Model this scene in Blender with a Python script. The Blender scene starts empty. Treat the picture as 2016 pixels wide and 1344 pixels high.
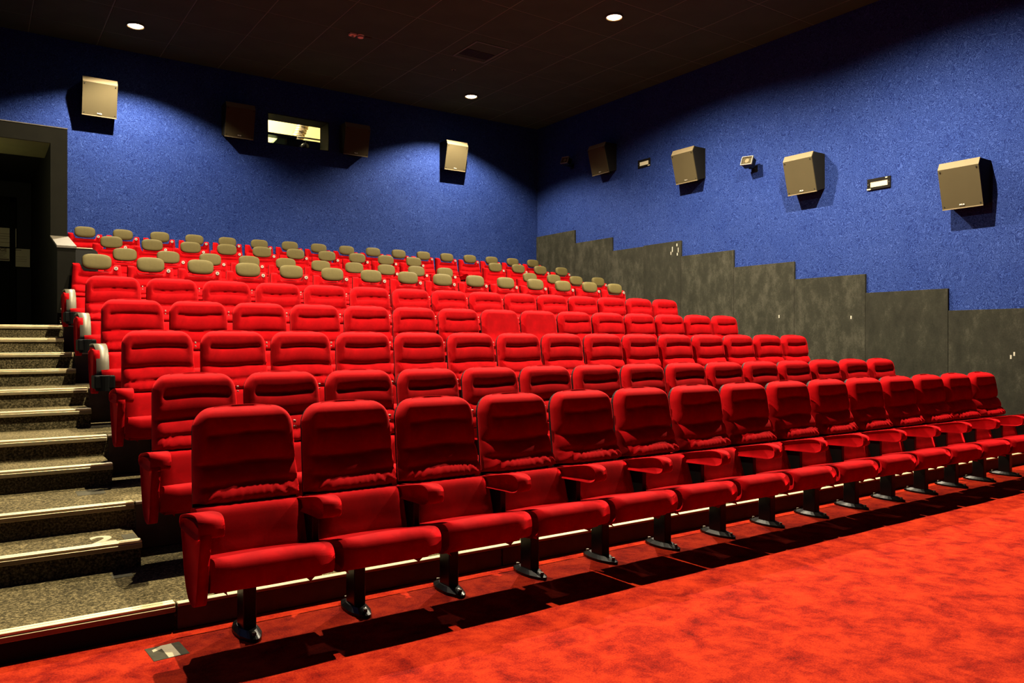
import bpy, bmesh, math, random
from mathutils import Vector, Matrix
random.seed(7)
C = bpy.context.scene
COL = C.collection
PI = math.pi
CZ = 1.398            # eye height; floor is z = 0
XL, XR, YF, YB, ZC = -0.9, 11.1, -5.5, 15.06, 6.478

# ------------------------------------------------------------------ camera, light, exposure
cam_d = bpy.data.cameras.new('camera'); cam = bpy.data.objects.new('camera', cam_d); COL.objects.link(cam)
cam_d.sensor_width = 36; cam_d.lens = 36 * 1536.7 / 2016; cam_d.clip_start = .05; cam_d.clip_end = 100
cam.location = (0, 0, CZ)
cam.rotation_euler = (math.radians(90.03), 0, math.radians(-34.53))
C.camera = cam
w = bpy.data.worlds.new('world'); C.world = w; w.use_nodes = True
w.node_tree.nodes['Background'].inputs[0].default_value = (0, 0, 0, 1)
w.node_tree.nodes['Background'].inputs[1].default_value = 0
C.view_settings.view_transform = 'Standard'; C.view_settings.look = 'None'
C.view_settings.gamma = 1; C.view_settings.use_curve_mapping = False
C.view_settings.exposure = 1.65
WARM = (1.0, 0.86, 0.62)
LAMPS = [  # x, y, watts, half cone angle, blend, word
    (2.12, 13.72, 900, 65, .38), (8.43, 13.74, 900, 65, .38),
    (2.12, 9.12, 1450, 79, .65), (8.21, 9.12, 1750, 79, .65),
    (2.12, 5.50, 1500, 79, .65), (8.21, 5.50, 1900, 79, .65)]

# ------------------------------------------------------------------ materials
def new_mat(name):
    m = bpy.data.materials.new(name); m.use_nodes = True
    nt = m.node_tree; b = nt.nodes['Principled BSDF']
    return m, nt, b
def N(nt, t, **k):
    n = nt.nodes.new(t)
    for a, v in k.items(): setattr(n, a, v)
    return n
def coords(nt, kind='Object', scale=(1, 1, 1)):
    tc = N(nt, 'ShaderNodeTexCoord'); mp = N(nt, 'ShaderNodeMapping')
    nt.links.new(tc.outputs[kind], mp.inputs[0]); mp.inputs['Scale'].default_value = scale
    return mp.outputs[0]
def noise(nt, vec, scale, detail=4, rough=.6, dist=0):
    n = N(nt, 'ShaderNodeTexNoise'); nt.links.new(vec, n.inputs['Vector'])
    n.inputs['Scale'].default_value = scale; n.inputs['Detail'].default_value = detail
    n.inputs['Roughness'].default_value = rough; n.inputs['Distortion'].default_value = dist
    return n.outputs['Fac']
def ramp(nt, fac, stops):
    r = N(nt, 'ShaderNodeValToRGB'); nt.links.new(fac, r.inputs[0])
    e = r.color_ramp.elements
    while len(e) < len(stops): e.new(.5)
    for i, (p, c) in enumerate(stops):
        e[i].position = p; e[i].color = (*c, 1)
    return r.outputs[0]
def bump(nt, b, h, strength=.3, dist=.01):
    n = N(nt, 'ShaderNodeBump'); n.inputs['Strength'].default_value = strength; n.inputs['Distance'].default_value = dist
    nt.links.new(h, n.inputs['Height']); nt.links.new(n.outputs[0], b.inputs['Normal'])
def plain(name, col, rough=.6, metal=0, spec=.5, emit=None, es=0, var=.12, vs=6):
    col = tuple(c * .7 for c in col); spec *= .7; es *= .7
    m, nt, b = new_mat(name)
    v = coords(nt); f = noise(nt, v, vs, 5)
    c = ramp(nt, f, [(.25, tuple(x * (1 - var) for x in col)), (.75, tuple(min(1, x * (1 + var)) for x in col))])
    nt.links.new(c, b.inputs['Base Color'])
    b.inputs['Roughness'].default_value = rough; b.inputs['Metallic'].default_value = metal
    b.inputs['Specular IOR Level'].default_value = spec
    if emit:
        b.inputs['Emission Color'].default_value = (*emit, 1); b.inputs['Emission Strength'].default_value = es
    return m

def velvet():
    m, nt, b = new_mat('red_velvet')
    v = coords(nt, 'Object')
    f = noise(nt, v, 9, 4, .55, .6)
    c = ramp(nt, f, [(.3, (0.160, 0.000264, 0.0012)), (.7, (0.250, 0.0005, 0.0020))])
    nt.links.new(c, b.inputs['Base Color'])
    b.inputs['Roughness'].default_value = .95
    b.inputs['Specular IOR Level'].default_value = .05
    b.inputs['Sheen Weight'].default_value = .5
    b.inputs['Sheen Roughness'].default_value = .35
    b.inputs['Sheen Tint'].default_value = (1, .010, .016, 1)
    fine = noise(nt, v, 420, 2)
    bump(nt, b, fine, .25, .002)
    return m
def red_carpet():
    m, nt, b = new_mat('red_carpet')
    v = coords(nt, 'Object')
    f1 = noise(nt, v, 5.5, 9, .74, .25); f2 = noise(nt, v, 130, 3, .7)
    mx = N(nt, 'ShaderNodeMath', operation='MULTIPLY_ADD'); nt.links.new(f2, mx.inputs[0]); mx.inputs[1].default_value = .45
    nt.links.new(f1, mx.inputs[2])
    c = ramp(nt, mx.outputs[0], [(.52, (0.050, 0.0005, 0.0002)), (.66, (0.150, 0.0046, 0.0009)), (.84, (0.270, 0.0155, 0.0026))])
    nt.links.new(c, b.inputs['Base Color']); b.inputs['Roughness'].default_value = 1
    b.inputs['Specular IOR Level'].default_value = .05
    b.inputs['Sheen Weight'].default_value = 0
    bump(nt, b, mx.outputs[0], .5, .01)
    return m
def speckled():
    m, nt, b = new_mat('speckled_grey_carpet')
    v = coords(nt, 'Object')
    f = noise(nt, v, 75, 4, .75); g = noise(nt, v, 2.0, 4, .5)
    mx = N(nt, 'ShaderNodeMath', operation='MULTIPLY_ADD'); nt.links.new(g, mx.inputs[0]); mx.inputs[1].default_value = .18
    nt.links.new(f, mx.inputs[2])
    c = ramp(nt, mx.outputs[0], [(.44, (0.00792, 0.00648, 0.00288)), (.58, (0.04032, 0.0324, 0.0144)), (.74, (0.144, 0.1116, 0.05184))])
    nt.links.new(c, b.inputs['Base Color']); b.inputs['Roughness'].default_value = 1
    b.inputs['Specular IOR Level'].default_value = .05
    bump(nt, b, f, .5, .006)
    return m
def blue_wall():
    m, nt, b = new_mat('blue_swirled_wall_cloth')
    v = coords(nt, 'Object')
    n1 = noise(nt, v, 2.4, 2, .5)
    wv = N(nt, 'ShaderNodeTexNoise'); nt.links.new(v, wv.inputs['Vector'])
    wv.inputs['Scale'].default_value = 7.5; wv.inputs['Detail'].default_value = 2.5; wv.inputs['Distortion'].default_value = 2.2
    ml = N(nt, 'ShaderNodeMath', operation='MULTIPLY'); nt.links.new(wv.outputs['Fac'], ml.inputs[0]); ml.inputs[1].default_value = 62
    sn = N(nt, 'ShaderNodeMath', operation='SINE'); nt.links.new(ml.outputs[0], sn.inputs[0])
    mr = N(nt, 'ShaderNodeMapRange'); nt.links.new(sn.outputs[0], mr.inputs[0]); mr.inputs[1].default_value = -1; mr.inputs[2].default_value = 1
    c = ramp(nt, mr.outputs[0], [(.1, (0.0036, 0.0098, 0.060)), (.6, (0.0056, 0.0150, 0.086)), (.95, (0.0175, 0.0345, 0.135))])
    c2 = ramp(nt, n1, [(.3, (.85, .88, .92)), (.7, (1.1, 1.05, 1))])
    mm = N(nt, 'ShaderNodeMix', data_type='RGBA', blend_type='MULTIPLY'); mm.inputs[0].default_value = 1
    nt.links.new(c, mm.inputs[6]); nt.links.new(c2, mm.inputs[7])
    nt.links.new(mm.outputs[2], b.inputs['Base Color']); b.inputs['Roughness'].default_value = .85
    b.inputs['Specular IOR Level'].default_value = .08
    b.inputs['Sheen Weight'].default_value = .0; b.inputs['Sheen Tint'].default_value = (.75, .85, 1, 1)
    bump(nt, b, mr.outputs[0], .35, .006)
    return m
def grey_panel():
    m, nt, b = new_mat('scuffed_grey_board')
    v = coords(nt, 'Object', (1, 1, .55)); v2 = coords(nt, 'Object')
    oi = N(nt, 'ShaderNodeObjectInfo')
    f = noise(nt, v, 6, 6, .75); g = noise(nt, v2, 60, 3, .7)
    mx = N(nt, 'ShaderNodeMath', operation='MULTIPLY_ADD'); nt.links.new(g, mx.inputs[0]); mx.inputs[1].default_value = .4
    nt.links.new(f, mx.inputs[2])
    ad = N(nt, 'ShaderNodeMath', operation='MULTIPLY_ADD'); nt.links.new(oi.outputs['Random'], ad.inputs[0]); ad.inputs[1].default_value = .12
    nt.links.new(mx.outputs[0], ad.inputs[2])
    c = ramp(nt, ad.outputs[0], [(.50, (0.00589, 0.005766, 0.003906)), (.78, (0.01178, 0.01147, 0.007874)), (1.0, (0.0279, 0.02666, 0.01922))])
    nt.links.new(c, b.inputs['Base Color']); b.inputs['Roughness'].default_value = .9
    b.inputs['Specular IOR Level'].default_value = .1
    bump(nt, b, g, .3, .004)
    return m
M = {}
M['velvet'] = velvet(); M['red_carpet'] = red_carpet(); M['speckle'] = speckled(); M['blue'] = blue_wall(); M['panel'] = grey_panel()
M['black'] = plain('black_metal', (.0022, .0022, .002), .36, 0, .30)
M['shell'] = plain('black_plastic', (.0012, .0012, .001), .65, 0, .1)
M['olive'] = plain('olive_leatherette', (.076, .060, .020), .7, 0, .12, var=.10, vs=22)
M['silver'] = plain('brushed_silver', (.105, .09, .056), .5, .3, .5)
M['badge'] = plain('pale_badge', (.36, .32, .26), .5, .2)
M['badge_dark'] = plain('badge_print', (.10, .08, .07), .6)
M['nosing'] = plain('worn_brass_nosing', (.75, .61, .32), .45, .25, .5, var=.12, vs=14)
M['nosing_low'] = plain('worn_nosing_lip', (.22, .17, .08), .5, .2, .5, var=.2, vs=14)
M['wood'] = plain('dark_brown_riser_board', (.085, .060, .030), .7, 0, .2, var=.35, vs=5)
M['edge'] = plain('cream_edge_strip', (.40, .32, .19), .5, .1, .4)
M['dark'] = plain('dark_olive_paint', (.0042, .0038, .0021), .85, 0, .06, var=.2)
M['darker'] = plain('black_olive_paint', (.005, .0045, .003), .75, 0, .2)
M['soffit'] = plain('olive_soffit_paint', (.10, .09, .035), .8, 0, .2)
M['cap'] = plain('worn_cap_board', (.06, .05, .034), .6, 0, .3, var=.4, vs=18)
M['ceiling'] = plain('charcoal_ceiling_tile', (.036, .066, .044), .92, 0, .1, var=.15, vs=1.5)
M['tbar'] = plain('ceiling_grid_bar', (.085, .13, .09), .7, 0, .2)
M['grille'] = plain('beige_speaker_cloth', (.046, .036, .0165), .85, 0, .15, var=.06, vs=3)
M['grille_edge'] = plain('beige_speaker_bevel', (.13, .10, .055), .7, 0, .2, var=.05)
M['spk_body'] = plain('black_speaker_cabinet', (.008, .0075, .007), .8, 0, .1)
M['lamp_on'] = plain('lamp_glow', (1, .9, .7), .5, emit=(1, .80, .45), es=22)
M['trim_ring'] = plain('lamp_trim_ring', (.30, .22, .12), .4, .4)
M['frame'] = plain('black_frame', (.006, .005, .004), .85, 0, .08)
M['diffuser'] = plain('lit_diffuser', (.35, .30, .19), .5, emit=(1, .80, .45), es=.10)
M['booth'] = plain('cream_booth_wall', (.80, .70, .40), .8, var=.05)
M['duct'] = plain('foil_duct', (.42, .33, .22), .4, .6, var=.4, vs=30)
M['paper'] = plain('white_paper', (.40, .34, .22), .8, var=.05)
M['ink'] = plain('dark_ink', (.10, .06, .04), .8)
M['tape'] = plain('grey_floor_tape', (.050, .045, .027), .8, 0, .08, var=.3, vs=20)
M['rim'] = plain('spotlight_rim', (.16, .14, .11), .6)
M['numeral'] = plain('cream_numeral_tape', (.36, .30, .18), .6, 0, .3, var=.15, vs=20)
M['detector'] = plain('cream_detector', (.75, .42, .26), .5)
M['scuff'] = plain('pale_scuff', (.30, .28, .23), .8, var=.3, vs=30)
gl, nt_, b_ = new_mat('booth_glass'); M['glass'] = gl
b_.inputs['Transmission Weight'].default_value = 1; b_.inputs['Roughness'].default_value = 0; b_.inputs['IOR'].default_value = 1.05
b_.inputs['Base Color'].default_value = (1, 1, 1, 1)

# ------------------------------------------------------------------ mesh helpers
def mesh_of(bm, name, mat, smooth=False):
    bmesh.ops.recalc_face_normals(bm, faces=bm.faces)
    me = bpy.data.meshes.new(name); bm.to_mesh(me); bm.free()
    mats = mat if isinstance(mat, (list, tuple)) else [mat]
    for m in mats: me.materials.append(M[m])
    if smooth:
        me.polygons.foreach_set('use_smooth', [True] * len(me.polygons))
    return me
def link(name, me, parent=None, loc=(0, 0, 0), rot=(0, 0, 0)):
    o = bpy.data.objects.new(name, me); COL.objects.link(o)
    o.location = loc; o.rotation_euler = rot
    if parent: o.parent = parent
    return o
def tag(o, label=None, cat=None, group=None, kind=None):
    if label: o['label'] = label
    if cat: o['category'] = cat
    if group: o['group'] = group
    if kind: o['kind'] = kind
    return o
def box(bm, x0, x1, y0, y1, z0, z1, bev=0, seg=2, mi=0):
    r = bmesh.ops.create_cube(bm, size=1, matrix=Matrix.Translation(((x0 + x1) / 2, (y0 + y1) / 2, (z0 + z1) / 2)) @ Matrix.Diagonal((x1 - x0, y1 - y0, z1 - z0, 1)))
    vs = r['verts']
    fs = {f for v in vs for f in v.link_faces}
    for f in fs: f.material_index = mi
    if bev:
        es = {e for v in vs for e in v.link_edges}
        bmesh.ops.bevel(bm, geom=list(es), offset=bev, segments=seg, affect='EDGES', profile=.5)
    return bm
def bx(*a, **k): return box(bmesh.new(), *a, **k)
def prism_x(bm, prof, x0, x1, mi=0):
    """profile [(y,z)] swept along x"""
    a = [bm.verts.new((x0, y, z)) for y, z in prof]; b = [bm.verts.new((x1, y, z)) for y, z in prof]
    n = len(prof); fs = [bm.faces.new(a), bm.faces.new(b)]
    for i in range(n): fs.append(bm.faces.new((a[i], a[(i + 1) % n], b[(i + 1) % n], b[i])))
    for f in fs: f.material_index = mi
    return bm
def prism_y(bm, prof, y0, y1, mi=0):
    a = [bm.verts.new((x, y0, z)) for x, z in prof]; b = [bm.verts.new((x, y1, z)) for x, z in prof]
    n = len(prof); fs = [bm.faces.new(a), bm.faces.new(b)]
    for i in range(n): fs.append(bm.faces.new((a[i], a[(i + 1) % n], b[(i + 1) % n], b[i])))
    for f in fs: f.material_index = mi
    return bm
def prism_z(bm, prof, z0, z1, mi=0):
    a = [bm.verts.new((x, y, z0)) for x, y in prof]; b = [bm.verts.new((x, y, z1)) for x, y in prof]
    n = len(prof); fs = [bm.faces.new(a), bm.faces.new(b)]
    for i in range(n): fs.append(bm.faces.new((a[i], a[(i + 1) % n], b[(i + 1) % n], b[i])))
    for f in fs: f.material_index = mi
    return bm
def catmull(pts, n=4):
    out = []; L = len(pts)
    for i in range(L):
        p0, p1, p2, p3 = pts[i - 1], pts[i], pts[(i + 1) % L], pts[(i + 2) % L]
        for k in range(n):
            t = k / n
            out.append(tuple(.5 * ((2 * p1[j]) + (-p0[j] + p2[j]) * t + (2 * p0[j] - 5 * p1[j] + 4 * p2[j] - p3[j]) * t * t + (-p0[j] + 3 * p1[j] - 3 * p2[j] + p3[j]) * t ** 3) for j in (0, 1)))
    return out
def pad_x(bm, prof, x0, x1, r, n=5, crown=0, mid=6, ncat=4, mi=0):
    """upholstered pad: closed (y,z) profile swept along x with rounded ends and a slight crown"""
    P = catmull(prof, ncat) if ncat > 1 else list(prof); L = len(P)
    area = sum(P[i][0] * P[(i + 1) % L][1] - P[(i + 1) % L][0] * P[i][1] for i in range(L))
    s = 1 if area > 0 else -1
    nor = []
    for i in range(L):
        tx, ty = P[(i + 1) % L][0] - P[i - 1][0], P[(i + 1) % L][1] - P[i - 1][1]
        l = math.hypot(tx, ty) or 1; nor.append((-ty / l * s, tx / l * s))     # inward
    st = []
    for k in range(n + 1):
        t = k / n * PI / 2; st.append((x0 + r - r * math.cos(PI / 2 - t), r * (1 - math.sin(t))))
    hw = (x1 - x0) / 2; cx = (x0 + x1) / 2
    st += [(x0 + r + (x1 - x0 - 2 * r) * k / mid, 0) for k in range(1, mid)]
    st += [(2 * cx - x, d) for x, d in reversed(st[:n + 1])]
    rings = []
    for x, d in st:
        u = (x - cx) / hw
        ring = []
        for (y, z), (ny, nz) in zip(P, nor):
            c = crown * (1 - u * u)
            ring.append(bm.verts.new((x, y + ny * (d - c), z + nz * (d - c))))
        rings.append(ring)
    fs = []
    for a, b in zip(rings, rings[1:]):
        for i in range(L): fs.append(bm.faces.new((a[i], a[(i + 1) % L], b[(i + 1) % L], b[i])))
    fs.append(bm.faces.new(rings[0])); fs.append(bm.faces.new(rings[-1]))
    for f in fs: f.material_index = mi
    return bm
def cyl(bm, p, r, h, axis='Z', seg=20, r2=None, mi=0):
    m = Matrix.Translation(p)
    if axis == 'X': m = m @ Matrix.Rotation(PI / 2, 4, 'Y')
    if axis == 'Y': m = m @ Matrix.Rotation(PI / 2, 4, 'X')
    q = bmesh.ops.create_cone(bm, cap_ends=True, segments=seg, radius1=r, radius2=r if r2 is None else r2, depth=h, matrix=m)
    for v in q['verts']:
        for f in v.link_faces: f.material_index = mi
    return bm
def text_mesh(body, size, ext, mat, bold=0):
    cu = bpy.data.curves.new('t', 'FONT'); cu.body = body; cu.size = size; cu.extrude = ext; cu.align_x = 'CENTER'; cu.align_y = 'CENTER'; cu.offset = bold
    cu.resolution_u = 3
    o = bpy.data.objects.new('t', cu); COL.objects.link(o)
    dg = bpy.context.evaluated_depsgraph_get(); dg.update()
    me = bpy.data.meshes.new_from_object(o.evaluated_get(dg)); bpy.data.objects.remove(o); 
    me.materials.clear(); me.materials.append(M[mat])
    return me
def sm(t): t = max(0, min(1, t)); return t * t * (3 - 2 * t)

# ------------------------------------------------------------------ setting
Y1, DY, Z1, RISE = 4.05, 1.19, .128, .29
PY = [Y1 + DY * k for k in range(6)] + [11.85, 13.0]          # front edge of each level
PZ = [Z1 + RISE * k for k in range(8)]
fl = link('floor', mesh_of(bx(XL, XR, YF, Y1, -.1, 0), 'floor', 'red_carpet')); tag(fl, 'mottled red carpet in front of the first row', kind='structure')

for k in range(8):
    y0 = PY[k]; y1 = PY[k + 1] if k < 7 else YB
    x0 = XL if k < 6 else .94
    bm = bx(x0, XR, y0, y1, 0, PZ[k])
    if k == 5: box(bm, XL, .94, y1, YB, 0, PZ[k])
    o = link('tier_platform', mesh_of(bm, 'tier_platform', 'speckle'))
    tag(o, 'raised carpeted platform carrying a row of seats', kind='structure')
    # riser boards under the seats, with open joints
    zb = 0 if k == 0 else PZ[k - 1]
    x = .81 if k < 6 else 1.0
    while x < XR - .04:
        xe = min(x + 1.885, XR - .04)
        link('riser_board', mesh_of(bx(x, xe, y0 - .014, y0, zb + .004, PZ[k] - .014, bev=.002, seg=1), 'riser_board', 'wood'), o)
        x = xe + .015
    link('edge_strip', mesh_of(bx(.81 if k < 6 else 1.0, XR - .04, y0 - .020, y0 + .022, PZ[k] - .012, PZ[k] + .004, bev=.002, seg=1), 'edge_strip', 'edge'), o)
    if k < 6:
        n = mesh_of(box(bx(XL, .80, y0 - .010, y0 + .05, PZ[k] - .008, PZ[k] + .006, bev=.002, seg=1), XL, .80, y0 - .016, y0 - .0005, PZ[k] - .036, PZ[k] - .010, bev=.002, seg=1, mi=1), 'nosing', ['nosing', 'nosing_low'])
        link('nosing_strip', n, o)
        link('groove', mesh_of(bx(XL, .80, y0 + .018, y0 + .023, PZ[k] + .006, PZ[k] + .0068), 'groove', 'nosing_low'), o)
    if k == 0:
        link('stair_front_board', mesh_of(bx(XL, .795, y0 - .012, y0, .004, PZ[k] - .038), 'stair_front_board', 'darker'), o)
for k in range(5):
    y0 = PY[k] + (.78 if k == 0 else .72); z0 = PZ[k]; z1 = z0 + RISE / 2
    o = link('stair_step', mesh_of(bx(XL, .775, y0, PY[k + 1], z0, z1), 'stair_step', 'speckle'))
    tag(o, 'speckled grey half step between two platforms of the side stairs', kind='structure')
    n = mesh_of(box(bx(XL, .778, y0 - .010, y0 + .05, z1 - .008, z1 + .006, bev=.002, seg=1), XL, .778, y0 - .016, y0 - .0005, z1 - .036, z1 - .010, bev=.002, seg=1, mi=1), 'nosing', ['nosing', 'nosing_low'])
    link('nosing_strip', n, o)
    link('groove', mesh_of(bx(XL, .778, y0 + .018, y0 + .023, z1 + .006, z1 + .0068), 'groove', 'nosing_low'), o)

# walls
bw = bmesh.new()
WX0, WX1, WZ0, WZ1 = 4.647, 5.885, 3.84 + CZ, 4.425 + CZ
for a in [(XL, WX0, YB, YB + .5, 0, ZC + .1), (WX1, XR + .2, YB, YB + .5, 0, ZC + .1), (WX0, WX1, YB, YB + .5, 0, WZ0), (WX0, WX1, YB, YB + .5, WZ1, ZC + .1)]: box(bw, *a)
wb = link('wall_back', mesh_of(bw, 'wall_back', 'blue')); tag(wb, 'blue swirled cloth wall behind the last row', kind='structure')
wr = link('wall_right', mesh_of(bx(XR, XR + .2, YF, YB, -.1, ZC + .1), 'wall_right', 'blue')); tag(wr, 'blue swirled cloth wall with stepped grey boards along its foot', kind='structure')
wl = link('wall_left', mesh_of(bx(XL - .2, XL, YF, YB + .5, -.1, ZC + .1), 'wall_left', 'blue')); tag(wl, 'blue cloth wall beside the side stairs', kind='structure')
wf = link('wall_front', mesh_of(bx(XL - .2, XR + .2, YF - .2, YF, -.1, ZC + .1), 'wall_front', 'darker')); tag(wf, 'dark wall at the screen end', kind='structure')
# stepped grey boards
PAN = [(15.05, 13.605, 2.504), (13.60, 12.36, 2.205), (12.355, 11.42, 1.915), (11.415, 10.41, 1.93), (10.405, 9.16, 1.628), (9.155, 7.92, 1.318), (7.915, 6.68, 1.024), (6.675, 5.465, .738), (5.46, 3.9, .432), (3.895, 2.3, .432), (2.295, .7, .432)]
def plat_z(y):
    z = 0
    for a, b in zip(PY, PZ):
        if y >= a: z = b
    return z
for a, b_, z in PAN:
    link('wall_board', mesh_of(bx(XR - .038, XR, b_, a, plat_z(b_), z + CZ, bev=.002, seg=1), 'wall_board', 'panel'), wr)
sc = bmesh.new()
for y, z, h in [(10.62, 1.83, .10), (10.66, 1.74, .06), (10.50, 1.88, .05), (10.47, 1.80, .09), (10.49, 1.70, .05)]:
    box(sc, XR - .0392, XR - .0378, y, y + random.uniform(.015, .03), z + CZ - h, z + CZ)
for y, z in [(4.62, -.18), (4.66, -.22), (12.9, 1.1), (8.2, .4), (6.9, .35)]:
    box(sc, XR - .0392, XR - .0378, y, y + .02, z + CZ, z + CZ + .05)
tag(link('scuff_marks', mesh_of(sc, 'scuff_marks', 'scuff'), wr), kind='stuff')

# ceiling of square tiles in a grid
ce = link('ceiling', mesh_of(bx(XL - .2, XR + .2, YF - .2, YB + .5, ZC + .03, ZC + .15), 'ceiling', 'darker')); tag(ce, 'dark suspended ceiling of square tiles', kind='structure')
xs = [XL]; x = 9.72 - 10
while x < XR: xs.append(x); x += 1.0
xs.append(XR)
ys = [YB]; y = 8.70 + 1.12 * 5
while y > YF: ys.append(y); y -= 1.12
ys.append(YF)
tcache = {}
for i in range(len(xs) - 1):
    for j in range(len(ys) - 1):
        a, b2 = xs[i] + .008, xs[i + 1] - .008; c_, d_ = ys[j + 1] + .008, ys[j] - .008
        key = (round(b2 - a, 3), round(d_ - c_, 3))
        if key not in tcache:
            tcache[key] = mesh_of(bx(-key[0] / 2, key[0] / 2, -key[1] / 2, key[1] / 2, 0, .03, bev=.006, seg=1), 'ceiling_tile', 'ceiling')
        link('ceiling_tile', tcache[key], ce, ((a + b2) / 2, (c_ + d_) / 2, ZC + random.uniform(0, .0015)))
for x in xs[1:-1]: link('grid_bar', mesh_of(bx(x - .0075, x + .0075, YF, YB, ZC + .004, ZC + .03), 'grid_bar', 'tbar'), ce)
for y in ys[1:-1]: link('grid_bar', mesh_of(bx(XL, XR, y - .0075, y + .0075, ZC + .005, ZC + .03), 'grid_bar', 'tbar'), ce)

# entrance portal by the stairs
pz = PZ[5]; PT, PB = 2.63 + CZ, 2.43 + CZ
po = link('door_portal', mesh_of(bx(.76, .94, 11.05, YB, pz, PT), 'door_portal', 'dark')); tag(po, 'dark boxed entrance recess at the top of the side stairs', kind='structure')
link('header', mesh_of(bx(XL, .76, 11.05, 12.0, PB, PT), 'header', 'dark'), po)
link('soffit', mesh_of(bx(XL, .757, 11.06, 11.99, PB - .004, PB), 'soffit', 'soffit'), po)
link('roof_board', mesh_of(bx(XL, .76, 12.0, YB, PT - .03, PT), 'roof_board', 'darker'), po)
link('edge_trim', mesh_of(bx(XL, .943, 11.044, 11.052, PT - .006, PT + .004), 'edge_trim', 'cap'), po)
link('back_board', mesh_of(bx(XL, .76, YB - .03, YB, pz, PT - .03), 'back_board', 'darker'), po)
dr = link('door_1', mesh_of(bx(-.42, .46, YB - .08, YB - .04, pz, pz + 2.08, bev=.004, seg=1), 'door', 'dark')); tag(dr, 'dark exit door inside the entrance recess', kind='structure')
df = bmesh.new()
for a in [(-.50, -.42, YB - .09, YB - .03, pz, pz + 2.16), (.46, .54, YB - .09, YB - .03, pz, pz + 2.16), (-.50, .54, YB - .09, YB - .03, pz + 2.08, pz + 2.16)]: box(df, *a)
link('door_frame', mesh_of(df, 'door_frame', 'dark'), dr)
link('door_handle', mesh_of(box(bx(-.37, -.35, YB - .13, YB - .11, pz + .95, pz + 1.2, bev=.004), -.37, -.35, YB - .12, YB - .08, pz + 1.06, pz + 1.09), 'door_handle', 'black'), dr)
# notices on the back of the recess
def notice(x0, x1, z0, z1, label, lines, head=None):
    t = bpy.data.objects.new('notice', None); COL.objects.link(t); t.location = ((x0 + x1) / 2, YB - .082, z0)
    tag(t, label, 'notice', 'paper notices on the door')
    wd = x1 - x0; h = z1 - z0
    link('sheet', mesh_of(bx(-wd / 2, wd / 2, -.002, 0, 0, h), 'sheet', 'paper'), t)
    lm = bmesh.new()
    for (a, b, z, th) in lines: box(lm, -wd / 2 + a * wd, -wd / 2 + b * wd, -.003, -.002, z * h, z * h + th)
    link('print', mesh_of(lm, 'print', 'ink'), t)
    if head:
        link('heading', text_mesh(head, .075, .0008, 'ink', .002), t, (0, -.003, h * .86), (PI / 2, 0, 0))
    return t
kz = CZ
S_ = YB / 12.6 * .9946
notice(.03, .464 * S_, 1.288 * S_ + kz, 1.543 * S_ + kz, 'upper left white paper notice on dark door', [(.5, .92, .68, .006), (.5, .92, .55, .006), (.5, .8, .42, .006), (.5, .92, .22, .006)])
notice(.06, .406 * S_, 1.098 * S_ + kz, 1.269 * S_ + kz, 'lower left paper notice headed LOUNGE on dark door', [(.1, .85, .66, .006), (.1, .85, .56, .006), (.1, .8, .46, .006), (.1, .75, .36, .006), (.1, .85, .26, .006), (.45, .93, .06, .022)], 'LOUNGE')
notice(.423 * S_ + .02, .606 * S_ + .02, 1.026 * S_ + kz, 1.272 * S_ + kz, 'lower right paper notice on dark door', [(.08, .45, .90, .012), (.1, .8, .55, .004), (.1, .8, .42, .004), (.1, .8, .30, .004)])
# parapet with sloping cap
pp = link('parapet', mesh_of(prism_x(bmesh.new(), [(10.1, pz), (11.05, pz), (11.05, 1.28 + CZ), (10.1, 1.06 + CZ)], .76, .94), 'parapet', 'dark')); tag(pp, 'low dark wall beside the top step', kind='structure')
link('cap', mesh_of(prism_x(bmesh.new(), [(10.09, 1.06 + CZ), (11.05, 1.28 + CZ), (11.05, 1.30 + CZ), (10.09, 1.085 + CZ)], .755, .95), 'cap', 'cap'), pp)
q = [(0.94, pz)] + [(1.17, pz)]
q += [(1.17 - .06 * (1 - math.cos(t)), 1.065 + CZ - .06 + .06 * math.sin(t)) for t in [k * PI / 12 for k in range(7)]] + [(.94, 1.065 + CZ)]
link('side_panel', mesh_of(prism_y(bmesh.new(), q, 10.12, 10.16), 'side_panel', 'darker'), pp)
link('panel_edge', mesh_of(bx(.95, 1.115, 10.115, 10.165, 1.064 + CZ, 1.074 + CZ, bev=.002, seg=1), 'panel_edge', 'edge'), pp)

sb = bmesh.new()
for x, z in [(.795, 1.765), (.80, 1.75), (.785, 1.66), (.782, 1.63), (.788, 1.61)]: box(sb, x, x + .012, 10.0985, 10.1002, z, z + .012)
tag(link('scuff_marks', mesh_of(sb, 'scuff_marks', 'numeral'), pp), kind='stuff')

# projection window and the booth behind
wn = link('window_1', mesh_of(bx(WX0, WX1, YB + .47, YB + .476, WZ0, WZ1), 'window_pane', 'glass')); tag(wn, 'projection window with a lit booth behind', kind='structure')
wfm = bmesh.new()
for a in [(WX0, WX1, WZ0, WZ0 + .012), (WX0, WX1, WZ1 - .012, WZ1), (WX0, WX0 + .012, WZ0 + .012, WZ1 - .012), (WX1 - .012, WX1, WZ0 + .012, WZ1 - .012)]:
    box(wfm, a[0], a[1], YB + .01, YB + .47, a[2], a[3])
link('window_frame', mesh_of(wfm, 'window_frame', 'dark'), wn)
bo = bmesh.new(); by0, by1 = YB + .5, YB + 2.6
for a in [(3.4, 7.2, by1, by1 + .1, 4.2, 7.2), (3.3, 3.4, by0, by1, 4.2, 7.2), (7.2, 7.3, by0, by1, 4.2, 7.2), (3.4, 7.2, by0, by1, 7.1, 7.2), (3.4, 7.2, by0, by1, 4.2, 4.3)]: box(bo, *a)
tag(link('booth_room', mesh_of(bo, 'booth_room', 'booth')), 'cream walled projection booth behind the window', kind='structure')
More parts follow.
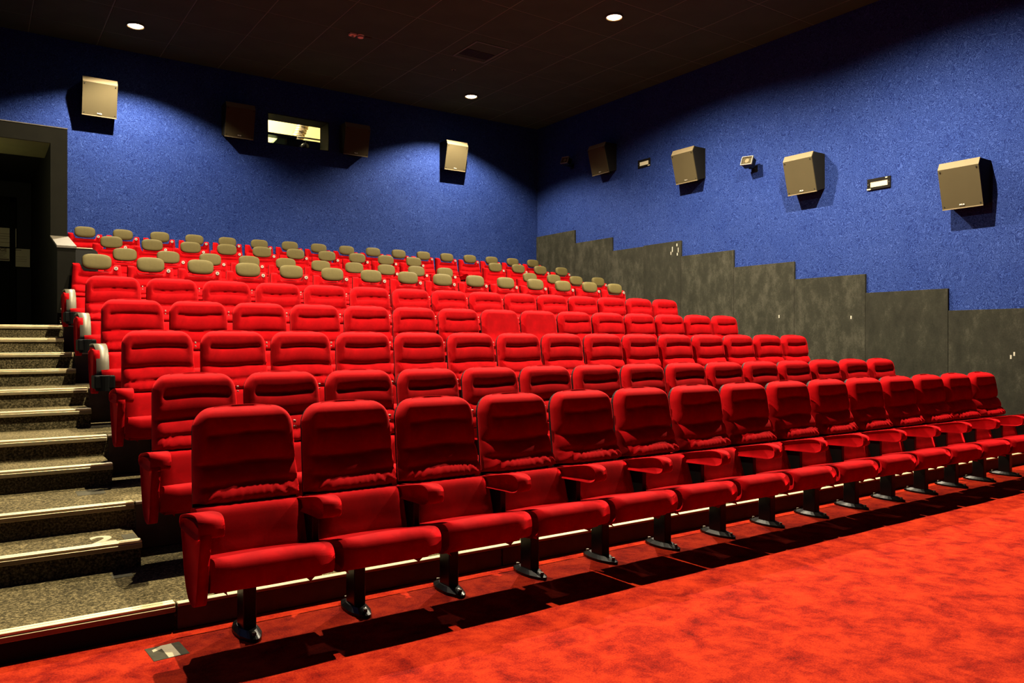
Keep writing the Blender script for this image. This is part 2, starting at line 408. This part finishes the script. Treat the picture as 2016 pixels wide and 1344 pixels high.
pr = bpy.data.objects.new('film_projector', None); COL.objects.link(pr); pr.location = (5.75, YB + 1.15, 4.3)
tag(pr, 'dark projector on its stand behind the projection window', 'projector')
link('body', mesh_of(bx(-.42, .42, -.2, .35, .55, 1.35, bev=.02), 'body', 'black'), pr)
link('lens', mesh_of(cyl(bmesh.new(), (-.1, -.32, 1.16), .07, .24, 'Y'), 'lens', 'black', True), pr)
link('side_vent', mesh_of(prism_y(bmesh.new(), [(-.80, 1.06), (-.42, 1.06), (-.42, 1.35), (-.50, 1.40)], -.1, .3), 'side_vent', 'tbar'), pr)
link('stand', mesh_of(bx(-.35, .35, -.1, .3, 0, .55), 'stand', 'black'), pr)
link('pipe', mesh_of(cyl(bmesh.new(), (.1, -.1, 1.42), .018, .5, 'X'), 'pipe', 'silver', True), pr)
for (x, z) in [(.16, 1.05), (.3, 1.16), (-.02, 1.18)]:
    link('control_box', mesh_of(bx(x, x + .07, -.23, -.2, z, z + .13, bev=.004, seg=1), 'control_box', 'silver' if z < 1.1 else 'shell'), pr)
du = bmesh.new(); 
for k in range(14):
    t = k / 13; cyl(du, (5.72 + .28 * t, YB + 1.7, 5.62 + .72 * t), .135 + .008 * (k % 2), .075, 'Z', 18)
dt = link('air_duct', mesh_of(du, 'air_duct', 'duct', True)); tag(dt, 'crinkled silver duct rising behind the projector', 'duct')
sh = link('wall_shelf', mesh_of(bx(-.35, .35, -.12, .12, -.025, .025, bev=.004), 'wall_shelf', 'black'), None, (5.18, YB + 1.0, 5.66), (0, 0, 0)); tag(sh, 'dark flat shelf left of the projector', 'shelf')
pb = bmesh.new(); box(pb, 4.55, 5.12, YB + 2.3, YB + 2.33, 5.93, 5.96); box(pb, 5.12, 5.15, YB + 2.3, YB + 2.33, 5.82, 6.15); box(pb, 4.6, 5.2, YB + 2.3, YB + 2.33, 5.66, 5.675)
tag(link('wall_pipe', mesh_of(pb, 'wall_pipe', 'cap')), 'brown angled pipe on the booth wall at the left', 'pipe')
pb = bmesh.new(); box(pb, 5.9, 6.9, YB + 1.9, YB + 1.93, 5.70, 5.73); box(pb, 5.9, 6.9, YB + 1.9, YB + 1.93, 5.56, 5.60)
tag(link('cable_rail', mesh_of(pb, 'cable_rail', 'shell')), 'pair of dark rails at the right of the booth', 'rail')
bl = bpy.data.objects.new('booth_lamp', None); COL.objects.link(bl); bl.location = (4.6, YB + 1.2, 6.95); tag(bl, 'strip lamp on the booth ceiling', 'lamp')
link('tube', mesh_of(cyl(bmesh.new(), (0, 0, 0), .03, 1.0, 'X'), 'tube', 'lamp_on', True), bl)
ld = bpy.data.lights.new('booth_light', 'POINT'); ld.energy = 230; ld.color = (1, .88, .55); ld.shadow_soft_size = .15
lo = bpy.data.objects.new('booth_light', ld); COL.objects.link(lo); lo.location = (4.6, YB + 1.2, 6.85)

# small lamp in the entrance recess
el = bpy.data.objects.new('wall_lamp', None); COL.objects.link(el); el.location = (XL, 11.5, 3.35); tag(el, 'small wall lamp inside the entrance recess', 'lamp')
link('housing', mesh_of(bx(0, .06, -.12, .12, -.05, .05, bev=.008), 'housing', 'frame'), el)
link('glass_cover', mesh_of(bx(.06, .075, -.10, .10, -.035, .035), 'glass_cover', 'diffuser'), el)
ld = bpy.data.lights.new('recess_light', 'POINT'); ld.energy = 16; ld.color = (1, .95, .45); ld.shadow_soft_size = .05
lo = bpy.data.objects.new('recess_light', ld); COL.objects.link(lo); lo.location = (XL + .14, 11.5, 3.35)

# ------------------------------------------------------------------ ceiling lamps
LW = ['by the back wall at the upper left', 'by the back wall near the right corner', 'over the middle rows at the left, above the frame', 'over the middle rows, the large glaring one', 'over the front rows at the left', 'over the front rows at the right']
for i, (x, y, W, half, bl_) in enumerate(LAMPS):
    t = bpy.data.objects.new('ceiling_lamp', None); COL.objects.link(t); t.location = (x, y, ZC)
    tag(t, 'round warm downlight ' + LW[i], 'lamp', 'ceiling downlights')
    rb = bmesh.new(); bmesh.ops.create_cone(rb, cap_ends=False, segments=28, radius1=.135, radius2=.115, depth=.03, matrix=Matrix.Translation((0, 0, -.012)))
    bmesh.ops.solidify(rb, geom=rb.faces[:], thickness=.012)
    link('trim_ring', mesh_of(rb, 'trim_ring', 'trim_ring', True), t)
    gb = bmesh.new(); bmesh.ops.create_uvsphere(gb, u_segments=24, v_segments=10, radius=.11, matrix=Matrix.Diagonal((1, 1, .35, 1)))
    link('glowing_lens', mesh_of(gb, 'glowing_lens', 'lamp_on', True), t, (0, 0, -.008))
    ld = bpy.data.lights.new('downlight', 'SPOT'); ld.energy = W; ld.color = WARM; ld.spot_size = math.radians(2 * half); ld.spot_blend = bl_; ld.shadow_soft_size = .035
    lo = bpy.data.objects.new('downlight', ld); COL.objects.link(lo); lo.location = (x, y, ZC - .06)

# ------------------------------------------------------------------ seats
def back_mesh(seams, head=False, seed=0, smooth_pad=False, crease=True):
    rnd = random.Random(seed)
    nu, nv = 60, 48
    zb, zt = .60, 1.066
    if head: zt = 1.0
    H = zt - zb
    bm = bmesh.new(); F = []; B = []
    sk = [rnd.uniform(-.15, .15) for _ in range(6)]
    for j in range(nv + 1):
        v = j / nv; v = 1 - (1 - v) ** 1.25
        fr = []; br = []
        for i in range(nu + 1):
            u = -1 + 2 * i / nu; u = math.sin(u * PI / 2 * .96) / math.sin(PI / 2 * .96)
            if head:
                top = zt - .082 * sm((.185 - abs(u * .245)) / .05)
                z = zb + (top - zb) * v; hw = .268 - .024 * (z - zb) / H
            else:
                z = zb + H * v; r = .11
                d = z - (zt - r)
                hw = .262 - .014 * v
                if d > 0: hw = hw - r * .9 * (1 - math.sqrt(max(0, 1 - (d / r) ** 2)))
                z += .010 * (1 - u * u) * sm((v - .6) / .4)
            x = u * hw
            yb_ = -.035 + .075 * (z - zb) / .466                      # rear surface leans back
            dz_top = (zt if not head else top) - z
            edge = min(1, math.sqrt(max(0, 1 - max(0, abs(u) - .82) ** 2 / .18 ** 2)))
            et = .035 if head else .05
            edge_t = math.sqrt(max(0, 1 - max(0, (et - dz_top) / et) ** 2)) if dz_top < et else 1
            eb = .02
            dzb = z - zb
            edge_b = math.sqrt(max(0, 1 - ((eb - dzb) / eb) ** 2)) if dzb < eb else 1
            e = edge * edge_t * edge_b
            # horizontal rolls between seams
            bul = 0
            if not smooth_pad:
                dt = (zt - z) + .006 * math.sin(u * 3 + sk[0] * 10)
                marks = [0] + seams + [H + .001]
                for a, b_ in zip(marks, marks[1:]):
                    if a <= dt < b_ + 1e-6:
                        s = (dt - a) / (b_ - a)
                        lobe = (4 * s * (1 - s)) ** .55 if s > 0 and s < 1 else 0
                        if a == 0: lobe = max(lobe, 1 if s < .5 else lobe)
                        bul = lobe; break
                side = sm((.93 - abs(u)) / .16)
                first = abs(dt - seams[0]) < .05
                if first: bul = 1 - (1 - bul) * sm((.84 - abs(u)) / .12)
                th = .052 + .030 * bul
            else: th = .075 + .006 * math.sin(3 * u) * math.sin(9 * z)
            cr = 0
            if crease and dzb < .12:
                k = sm((.12 - dzb) / .06)
                ph = 30 * u + 240 * (u + sk[1] * .3) * dzb * .5 + 3 * math.sin(5 * u + sk[2] * 9)
                cr = k * .0065 * math.sin(ph) * (0.35 + .65 * abs(u)) + k * .002 * math.sin(52 * u + 300 * dzb)
            th = th + cr + .060 * sm((.20 - dzb) / .18) * (1 - .5 * abs(u) ** 3)
            f = bm.verts.new((x + .008, yb_ - .012 - th * e, z)); bb = bm.verts.new((x + .008, yb_ - .010 + .004 * e, z))
            fr.append(f); br.append(bb)
        F.append(fr); B.append(br)
    for j in range(nv):
        for i in range(nu):
            bm.faces.new((F[j][i], F[j][i + 1], F[j + 1][i + 1], F[j + 1][i]))
            bm.faces.new((B[j][i + 1], B[j][i], B[j + 1][i], B[j + 1][i + 1]))
    for j in range(nv):
        bm.faces.new((F[j][0], F[j + 1][0], B[j + 1][0], B[j][0])); bm.faces.new((F[j + 1][nu], F[j][nu], B[j][nu], B[j + 1][nu]))
    for i in range(nu):
        bm.faces.new((F[0][i + 1], F[0][i], B[0][i], B[0][i + 1])); bm.faces.new((F[nv][i], F[nv][i + 1], B[nv][i + 1], B[nv][i]))
    return mesh_of(bm, 'backrest', 'velvet', True)
SE = [.13, .275, .375]
backs = [back_mesh(SE, seed=s) for s in range(4)]
backs_plain = back_mesh(SE, seed=9, smooth_pad=True, crease=False)
backs_head = [back_mesh([.15, .25, .34], True, seed=20 + s, crease=False) for s in range(2)]
# dark shell behind the pad
def shell(head):
    zt = 1.058 if not head else .99
    pts = [(-.260, .56), (.260, .56)]
    if not head:
        r = .11
        pts += [(.250, zt - r)] + [(.250 - r * .9 * (1 - math.cos(t)), zt - r + r * math.sin(t)) for t in [k * PI / 14 for k in range(1, 8)]]
        pts += [(-p[0], p[1]) for p in reversed(pts[2:])]
    else:
        pts = [(-.268, .56), (.268, .56), (.246, zt), (.19, zt), (.15, zt - .085), (-.15, zt - .085), (-.19, zt), (-.246, zt)]
    bm = bmesh.new()
    a = [bm.verts.new((x + .008, -.052 + .075 * (z - .60) / .466 + .012, z)) for x, z in pts]
    b = [bm.verts.new((x + .008, -.052 + .075 * (z - .60) / .466 + .030, z)) for x, z in pts]
    n = len(pts); bm.faces.new(a); bm.faces.new(b)
    for i in range(n): bm.faces.new((a[i], a[(i + 1) % n], b[(i + 1) % n], b[i]))
    return mesh_of(bm, 'back_shell', 'shell')
shells = [shell(False), shell(True)]
lumbar = mesh_of(pad_x(bmesh.new(), [(-.085, .585), (-.15, .600), (-.208, .592), (-.236, .54), (-.262, .46), (-.284, .37), (-.23, .33), (-.15, .36), (-.11, .45), (-.08, .54)], -.268, .256, .022, crown=.006), 'lumbar_pad', 'velvet', True)
seat_prof = [(-.225, .345), (-.225, .385), (-.29, .398), (-.42, .425), (-.55, .457), (-.63, .466), (-.672, .446), (-.684, .400), (-.672, .352), (-.62, .330), (-.45, .322), (-.28, .318)]
seatm = mesh_of(pad_x(bmesh.new(), seat_prof, -.288, .228, .045, crown=.008, n=7, mid=8), 'seat_cushion', 'velvet', True)
seatm_e = mesh_of(pad_x(bmesh.new(), seat_prof, -.320, .228, .040, crown=.008, n=7, mid=8), 'seat_cushion', 'velvet', True)
pan_prof = [(-.58, .345), (-.62, .325), (-.58, .306), (-.45, .296), (-.32, .296), (-.25, .31), (-.25, .335)]
panm = mesh_of(pad_x(bmesh.new(), pan_prof, -.278, .192, .05, n=5), 'seat_pan', 'velvet', True)
arm_prof = [(-.13, .590), (-.20, .604), (-.36, .634), (-.48, .652), (-.545, .640), (-.560, .604), (-.55, .570), (-.50, .552), (-.43, .550), (-.30, .545), (-.16, .542), (-.12, .560)]
armm = mesh_of(pad_x(bmesh.new(), arm_prof, .220, .312, .016, n=4, mid=2), 'armrest', 'velvet', True)
endarm_prof = [(-.37, .610), (-.42, .634), (-.55, .658), (-.66, .668), (-.712, .652), (-.722, .61), (-.705, .580), (-.64, .568), (-.50, .566), (-.38, .570)]
armm_l = mesh_of(pad_x(bmesh.new(), endarm_prof, -.378, -.272, .022, n=4, mid=2), 'armrest', 'velvet', True)
postm = mesh_of(bx(.240, .276, -.36, -.20, .37, .56, bev=.004, seg=1), 'arm_support', 'black')
endp = [(-.710, .62), (-.385, .61), (-.39, .50), (-.44, .36), (-.50, .29), (-.56, .272), (-.62, .275), (-.655, .31), (-.69, .46)]
endm = mesh_of(pad_x(bmesh.new(), endp, -.372, -.326, .010, n=3, mid=2, ncat=3), 'end_panel', 'velvet', True)
pedm = mesh_of(bx(-.088, -.026, -.335, -.225, .02, .30, bev=.004, seg=1), 'pedestal', 'black')
bp = bmesh.new()
oval = []
for k in range(28):
    t = 2 * PI * k / 28; oval.append((-.057 + .058 * math.cos(t) * (1 if abs(math.sin(t)) < .6 else .9), -.28 + .158 * math.sin(t)))
va = [bp.verts.new((x, y, 0)) for x, y in oval]; vb = [bp.verts.new((x, y, .016)) for x, y in oval]
vc = [bp.verts.new((-.057 + (x + .057) * .72, -.28 + (y + .28) * .62, .038)) for x, y in oval]
bp.faces.new(va); bp.faces.new(vc)
for A_, B_ in ((va, vb), (vb, vc)):
    for i in range(28): bp.faces.new((A_[i], A_[(i + 1) % 28], B_[(i + 1) % 28], B_[i]))
basem = mesh_of(bp, 'base_plate', 'black')
boltm = mesh_of(cyl(bmesh.new(), (0, 0, .028), .010, .022, seg=8), 'bolt', 'silver')
brk = mesh_of(box(bx(.276, .286, .010, .03, .965, .980, bev=.002, seg=1), .276, .286, .008, .028, .940, .950, bev=.003, seg=1), 'side_bracket', 'badge')
# headrest and badge
def superell(a, b, c, p, q, nu=28, nv=16):
    bm = bmesh.new(); rows = []
    cp = lambda t, e: math.copysign(abs(math.cos(t)) ** e, math.cos(t)); sp = lambda t, e: math.copysign(abs(math.sin(t)) ** e, math.sin(t))
    for j in range(1, nv):
        f = -PI / 2 + PI * j / nv
        rows.append([bm.verts.new((a * cp(f, p) * cp(2 * PI * i / nu, q), b * sp(f, p), c * cp(f, p) * sp(2 * PI * i / nu, q))) for i in range(nu)])
    s, e = bm.verts.new((0, -b, 0)), bm.verts.new((0, b, 0))
    for r0, r1 in zip(rows, rows[1:]):
        for i in range(nu): bm.faces.new((r0[i], r0[(i + 1) % nu], r1[(i + 1) % nu], r1[i]))
    for i in range(nu):
        bm.faces.new((s, rows[0][(i + 1) % nu], rows[0][i])); bm.faces.new((e, rows[-1][i], rows[-1][(i + 1) % nu]))
    return bm
hb = superell(.150, .045, .090, .55, .62)
for v in hb.verts:
    if v.co.x ** 2 > 0: v.co.y += .012 * (v.co.x / .15) ** 2 * -1 + v.co.z * .15
headm = mesh_of(hb, 'headrest', 'olive', True)
bdm = mesh_of(cyl(bmesh.new(), (0, 0, 0), .021, .012, 'Y', 20), 'round_badge', 'badge')
bdi = mesh_of(cyl(bmesh.new(), (0, -.007, 0), .009, .002, 'Y', 12), 'badge_print', 'badge_dark')
# silver end arm with cup holder
def strip(path, x0, x1, th, mat):
    bm = bmesh.new(); outer = path; inner = []
    for i, (y, z) in enumerate(path):
        a = path[max(0, i - 1)]; b = path[min(len(path) - 1, i + 1)]
        ty, tz = b[0] - a[0], b[1] - a[1]; l = math.hypot(ty, tz)
        inner.append((y + tz / l * -th * -1, z - ty / l * -th * -1))
    prism_x(bm, outer + inner[::-1], x0, x1)
    return mesh_of(bm, 'arm_band', mat, True)
pth = [(-.16, .655), (-.30, .662), (-.42, .662), (-.50, .65), (-.56, .62), (-.60, .575), (-.622, .52), (-.63, .46), (-.632, .425)]
band = strip(pth, -.352, -.262, .014, 'silver')
bandb = mesh_of(prism_x(bmesh.new(), [(-.17, .645), (-.42, .648), (-.52, .625), (-.585, .565), (-.61, .50), (-.615, .43), (-.50, .43), (-.38, .50), (-.20, .60)], -.35, -.28), 'arm_core', 'velvet')
cup = bmesh.new(); cyl(cup, (-.300, -.655, .36), .062, .12, seg=20, r2=.066); box(cup, -.375, -.225, -.71, -.50, .315, .424, bev=.012)
cupm = mesh_of(cup, 'cup_holder', 'shell')

ORD = ['first', 'second', 'third', 'fourth', 'fifth', 'sixth', 'seventh', 'eighth', 'ninth', 'tenth', 'eleventh', 'twelfth', 'thirteenth', 'fourteenth', 'fifteenth', 'sixteenth', 'seventeenth']
ROWN = ['front row', 'second row', 'third row', 'fourth row', 'fifth row', 'frontmost headrest row', 'second headrest row', 'third headrest row', 'rearmost row']
W0 = .56
ROWS = [  # first x, y of back top, level z, seat indices
    (1.135, 4.10, 0, range(15)), (1.150, 5.257, PZ[0], range(15)), (1.150, 6.460, PZ[1], range(15)), (1.150, 7.637, PZ[2], range(15)), (1.150, 8.82, PZ[3], range(15)),
    (1.143, 10.03, PZ[4], range(15)), (1.694, 11.90, PZ[5], [i for i in range(16) if i not in (10, 11)]),
    (1.675, 13.05, PZ[6], [i for i in range(16) if i not in (10, 11)]), (1.464, 14.37, PZ[7], range(17))]
for r, (x0, yy, zz, idx) in enumerate(ROWS):
    head = r >= 5
    last = max(idx)
    for n, i in enumerate(idx):
        x = x0 + W0 * i + (.136 if r in (6, 7) and i >= 10 else 0)
        t = bpy.data.objects.new('cinema_seat', None); COL.objects.link(t); t.location = (x, yy, zz)
        base = 'red cinema seat with olive headrest' if head else 'red velvet cinema seat'
        if r == 3 and i in (7, 8): base = 'red velvet seat with smooth seamless back'
        if i == 0 and r < 3: base = 'red velvet end seat with padded end panel'
        if i == 0 and r in (3, 4): base = 'red velvet end seat with silver arm'
        tag(t, f'{base}, {ORD[n]} from the stairs in the {ROWN[r]}', 'seat', f'seats in the {ROWN[r]}')
        if head: bk = backs_head[(i + r) % 2]
        elif r == 3 and i in (7, 8): bk = backs_plain
        else: bk = backs[(i * 3 + r * 2 + (i // 4)) % 4]
        jx = random.uniform(-.004, .004)
        link('backrest', bk, t, (jx, 0, 0))
        link('back_shell', shells[1 if head else 0], t, (jx, 0, 0))
        link('lumbar_pad', lumbar, t)
        link('seat_cushion', seatm_e if (i == 0 and r < 6) else seatm, t, (0, 0, random.uniform(-.004, .004)))
        link('seat_pan', panm, t)
        link('pedestal', pedm, t); bs = link('base_plate', basem, t); link('bolt', boltm, bs, (-.057, -.405, 0)); link('bolt', boltm, bs, (-.057, -.155, 0))
        link('armrest', armm, t); link('arm_support', postm, t)
        if not head and i != last: link('side_bracket', brk, t)
        if i == 0:
            if r < 3: link('armrest', armm_l, t); link('end_panel', endm, t)
            else:
                link('arm_band', band, t); link('arm_core', bandb, t); link('cup_holder', cupm, t); link('end_panel', endm, t, (0, .10, 0))
        elif i in idx and i - 1 not in idx:
            link('armrest', armm, t, (-W0, 0, 0))
        if head:
            link('headrest', headm, t, (random.uniform(-.005, .005), -.050, 1.016 + random.uniform(-.004, .004)), (0, random.uniform(-.02, .02), 0))
            bg = link('round_badge', bdm, t, (.190, -.082, .952)); link('badge_print', bdi, bg)

# ------------------------------------------------------------------ wall speakers
def speaker(loc, rot, label, group):
    """local: x across, y out of the wall (negative = into room), z up; origin = bottom centre at wall"""
    t = bpy.data.objects.new('wall_speaker', None); COL.objects.link(t); t.location = loc; t.rotation_euler = (0, 0, rot)
    tag(t, label, 'speaker', group)
    W2, = (.262,)
    # slanted face: top (y=-.35,z=.50) bottom (y=-.215,z=-.02)
    body = bmesh.new(); prism_x(body, [(0, .04), (-.20, -.02), (-.335, .50), (-.295, .585), (0, .585)], -W2, W2)
    link('cabinet', mesh_of(body, 'cabinet', 'spk_body'), t)
    g = bmesh.new(); prism_x(g, [(-.201, -.022), (-.336, .502), (-.352, .498), (-.217, -.026)], -W2, W2)
    gr = link('grille', mesh_of(g, 'grille', 'grille'), t)
    b = bmesh.new(); prism_x(b, [(-.336, .502), (-.352, .498), (-.305, .592), (-.293, .587)], -W2, W2)
    link('top_bevel', mesh_of(b, 'top_bevel', 'grille_edge'), t)
    link('bottom_lip', mesh_of(prism_x(bmesh.new(), [(-.199, -.030), (-.199, -.022), (-.2185, -.026), (-.2185, -.018), (-.221, -.018), (-.220, -.032)], -W2, W2), 'bottom_lip', 'grille_edge'), t)
    ang = math.atan2(.135, .524)
    for sx in (-1, 1):
        for (yy, z) in ((-.226, .01), (-.3515, .468)):
            s = mesh_of(cyl(bmesh.new(), (0, 0, 0), .009, .006, 'Y', 10), 'screw', 'spk_body')
            link('screw', s, gr, (sx * (W2 - .03), yy, z))
    link('maker_badge', text_mesh('KCS', .036, .002, 'badge', .0008), gr, (0, -.2315, .018), (PI / 2 - ang, 0, 0))
    link('wall_bracket', mesh_of(bx(-.10, .10, -.05, 0, .0, .10), 'wall_bracket', 'spk_body'), t)
RS = [(12.52, 3.55, 'darkest beige wall speaker, rearmost on the right wall'), (10.10, 2.965, 'second beige speaker from the corner on the right wall'), (7.645, 2.375, 'third beige speaker from the corner, casting side shadow on right wall'), (5.185, 1.80, 'large beige speaker nearest the viewer on the right wall')]
for y, z, l in RS: speaker((XR, y, z + CZ + .02), -PI / 2, l, 'speakers on the right wall')
BS = [(1.735, 3.82, 'bright beige speaker on the back wall beside the entrance recess'), (4.05, 3.80, 'dim brown speaker left of the projection window'), (6.365, 3.79, 'dim brown speaker right of the projection window'), (8.69, 3.775, 'bright beige speaker on the back wall nearest the corner')]
for x, z, l in BS: speaker((x, YB, z + CZ + .02), 0, l, 'speakers on the back wall')

# ------------------------------------------------------------------ fittings on the right wall
def safety_light(y0, y1, z0, z1, label, flip):
    t = bpy.data.objects.new('recessed_light', None); COL.objects.link(t); t.location = (XR, (y0 + y1) / 2, z0 + CZ); t.rotation_euler = (0, 0, -PI / 2)
    tag(t, label, 'light', 'recessed lights on the right wall')
    W2 = abs(y1 - y0) / 2; H = z1 - z0
    fb = bmesh.new(); ex = .16 * H * 1.6
    for a in [(-W2, W2, 0, H * .24), (-W2, W2, H * .74, H), (-W2, -W2 + .045, H * .24, H * .74), (W2 - .045, W2, H * .24, H * .74)]: box(fb, a[0], a[1], -.022, 0, a[2], a[3], bev=.003, seg=1)
    link('frame', mesh_of(fb, 'frame', 'frame'), t)
    link('diffuser', mesh_of(bx(-W2 + .045, W2 - .045, -.008, 0, H * .24, H * .74), 'diffuser', 'diffuser'), t)
    s = -1 if flip else 1
    link('sticker', mesh_of(bx(s * W2 - .06 if s > 0 else -W2, s * W2 if s > 0 else -W2 + .06, -.024, -.022, .004, .022), 'sticker', 'paper'), t)
    if flip: link('sticker', mesh_of(bx(W2 - .075, W2 - .045, -.024, -.022, H - .022, H - .006), 'sticker', 'paper'), t)
    for sx in (-1, 1): link('screw', mesh_of(cyl(bmesh.new(), (sx * (W2 - .02), -.023, H / 2), .006, .004, 'Y', 8), 'screw', 'silver'), t)
safety_light(11.255, 11.602, 3.515, 3.674, 'black framed cream safety light between the two rearmost right wall speakers', False)
safety_light(6.296, 6.66, 2.277, 2.444, 'black framed cream safety light beside the nearest right wall speaker', True)
def flood(y, z, label, dark):
    t = bpy.data.objects.new('effect_spotlight', None); COL.objects.link(t); t.location = (XR, y, z + CZ); t.rotation_euler = (0, 0, -PI / 2)
    tag(t, label, 'spotlight', 'small spotlights on the right wall')
    R = Matrix.Rotation(-.35, 4, 'X') @ Matrix.Rotation(.15, 4, 'Z')
    def add(nm, bm, mat, parent=t, sm_=False):
        bmesh.ops.transform(bm, matrix=Matrix.Translation((0, -.17, .05)) @ R, verts=bm.verts); return link(nm, mesh_of(bm, nm, mat, sm_), parent)
    add('housing', bx(-.095, .095, -.06, .06, -.075, .075, bev=.006, seg=1), 'black')
    rb = bmesh.new()
    for a in [(-.105, .105, .068, .08), (-.105, .105, -.08, -.068), (-.105, -.093, -.068, .068), (.093, .105, -.068, .068)]: box(rb, a[0], a[1], -.085, -.058, a[2], a[3])
    add('rim', rb, 'rim')
    add('reflector', bx(-.092, .092, -.066, -.061, -.067, .067), 'grille')
    add('lens', cyl(bmesh.new(), (0, -.069, 0), .038, .006, 'Y', 20), 'grille_edge')
    link('bracket', mesh_of(box(bx(-.02, .02, -.15, 0, -.05, -.03), -.05, .05, -.012, 0, -.09, .02), 'bracket', 'black'), t)
    link('knob', mesh_of(cyl(bmesh.new(), (-.105, -.15, .02), .012, .02, 'X', 10), 'knob', 'silver'), t)
flood(13.72, 3.99, 'small dim spotlight near the back corner of the right wall', True)
flood(8.72, 3.02, 'small silver rimmed spotlight between two speakers on the right wall', False)

# ------------------------------------------------------------------ ceiling fittings
v = bpy.data.objects.new('air_vent', None); COL.objects.link(v); v.location = (7.3, 11.58, ZC); tag(v, 'square ceiling vent with two dark grilles', 'vent')
fb = bmesh.new()
for a in [(-.33, .33, -.40, -.37), (-.33, .33, .37, .40), (-.33, -.30, -.37, .37), (.30, .33, -.37, .37)]: box(fb, *a, -.012, 0)
link('frame', mesh_of(fb, 'frame', 'tbar'), v)
link('plate', mesh_of(bx(-.30, .30, -.37, .37, -.004, 0), 'plate', 'ceiling'), v)
for s in (-.28, .01):
    g = link('grille', mesh_of(bx(s, s + .27, -.02, .28, -.008, -.004), 'grille', 'darker'), v)
    for k in range(6): link('slat', mesh_of(bx(s, s + .27, -.01 + k * .05, 0 + k * .05, -.012, -.008), 'slat', 'ceiling'), g)
for (x, y, l, rr) in [(5.13, 12.09, 'left cream detector of the pair on the ceiling', .05), (5.27, 12.09, 'right round cream detector of the pair on the ceiling', .055)]:
    t = bpy.data.objects.new('smoke_detector', None); COL.objects.link(t); t.location = (x, y, ZC); tag(t, l, 'detector', 'detectors on the ceiling')
    if rr == .05: link('housing', mesh_of(bx(-.055, .055, -.05, .05, -.035, 0, bev=.008), 'housing', 'detector'), t); link('button', mesh_of(cyl(bmesh.new(), (0, 0, -.038), .02, .01), 'button', 'badge_dark'), t)
    else: link('housing', mesh_of(cyl(bmesh.new(), (0, 0, -.02), .045, .04, seg=24, r2=.06), 'housing', 'detector', False), t); link('band', mesh_of(cyl(bmesh.new(), (0, 0, -.03), .058, .006, seg=24), 'band', 'badge_dark'), t)
t = link('ceiling_tag', mesh_of(bx(-.05, .05, -.02, .02, -.01, 0), 'ceiling_tag', 'tape'), None, (5.41, 12.09, ZC)); tag(t, 'small grey tag on the ceiling right of the detectors', 'tag')
t = bpy.data.objects.new('sprinkler_head', None); COL.objects.link(t); t.location = (7.35, 12.6, ZC); tag(t, 'small round sprinkler rose on the ceiling behind the vent', 'sprinkler')
link('rose', mesh_of(cyl(bmesh.new(), (0, 0, -.006), .045, .012, seg=20), 'rose', 'tbar'), t); link('nozzle', mesh_of(cyl(bmesh.new(), (0, 0, -.02), .012, .025, seg=10), 'nozzle', 'darker'), t)

# ------------------------------------------------------------------ numbers and tape on the floor
def plate(loc, wx, wy, label, num=None, rot=0):
    t = bpy.data.objects.new('row_number_plate' if num else 'tape_patch', None); COL.objects.link(t); t.location = loc; t.rotation_euler = (0, 0, rot)
    tag(t, label, 'marker', 'markers on the stairs')
    link('tape', mesh_of(bx(-wx / 2, wx / 2, -wy / 2, wy / 2, 0, .0015), 'tape', 'tape'), t)
    return t
t = plate((.715, 3.79, 0), .150, .170, 'grey floor tape with a cream number 1 on the red carpet', 1, .06)
one = bmesh.new(); prism_z(one, [(-.012, -.082), (.038, -.082), (.038, .082), (-.004, .082), (-.052, .050), (-.052, .022), (-.012, .042)], .0015, .0022)
link('numeral', mesh_of(one, 'numeral', 'numeral'), t)
y2 = PY[0] + .78 + .055; z2 = PZ[0] + RISE / 2
t = bpy.data.objects.new('row_number_plate', None); COL.objects.link(t); t.location = (.60, y2 + .09, z2); tag(t, 'cream number 2 stuck on the first half step', 'marker', 'markers on the stairs')
me = text_mesh('2', .25, .0006, 'numeral', .008)
link('numeral', me, t, (0, 0, .001))
t = plate((.735, y2 + .08, z2), .07, .15, 'grey tape beside the number 2 on the half step')
t = plate((.62, PY[1] + .50, PZ[1]), .16, .18, 'grey tape on the second platform of the side stairs')
t = plate((.66, PY[0] + .66, PZ[0]), .10, .10, 'grey tape in shadow at the foot of the first half step')
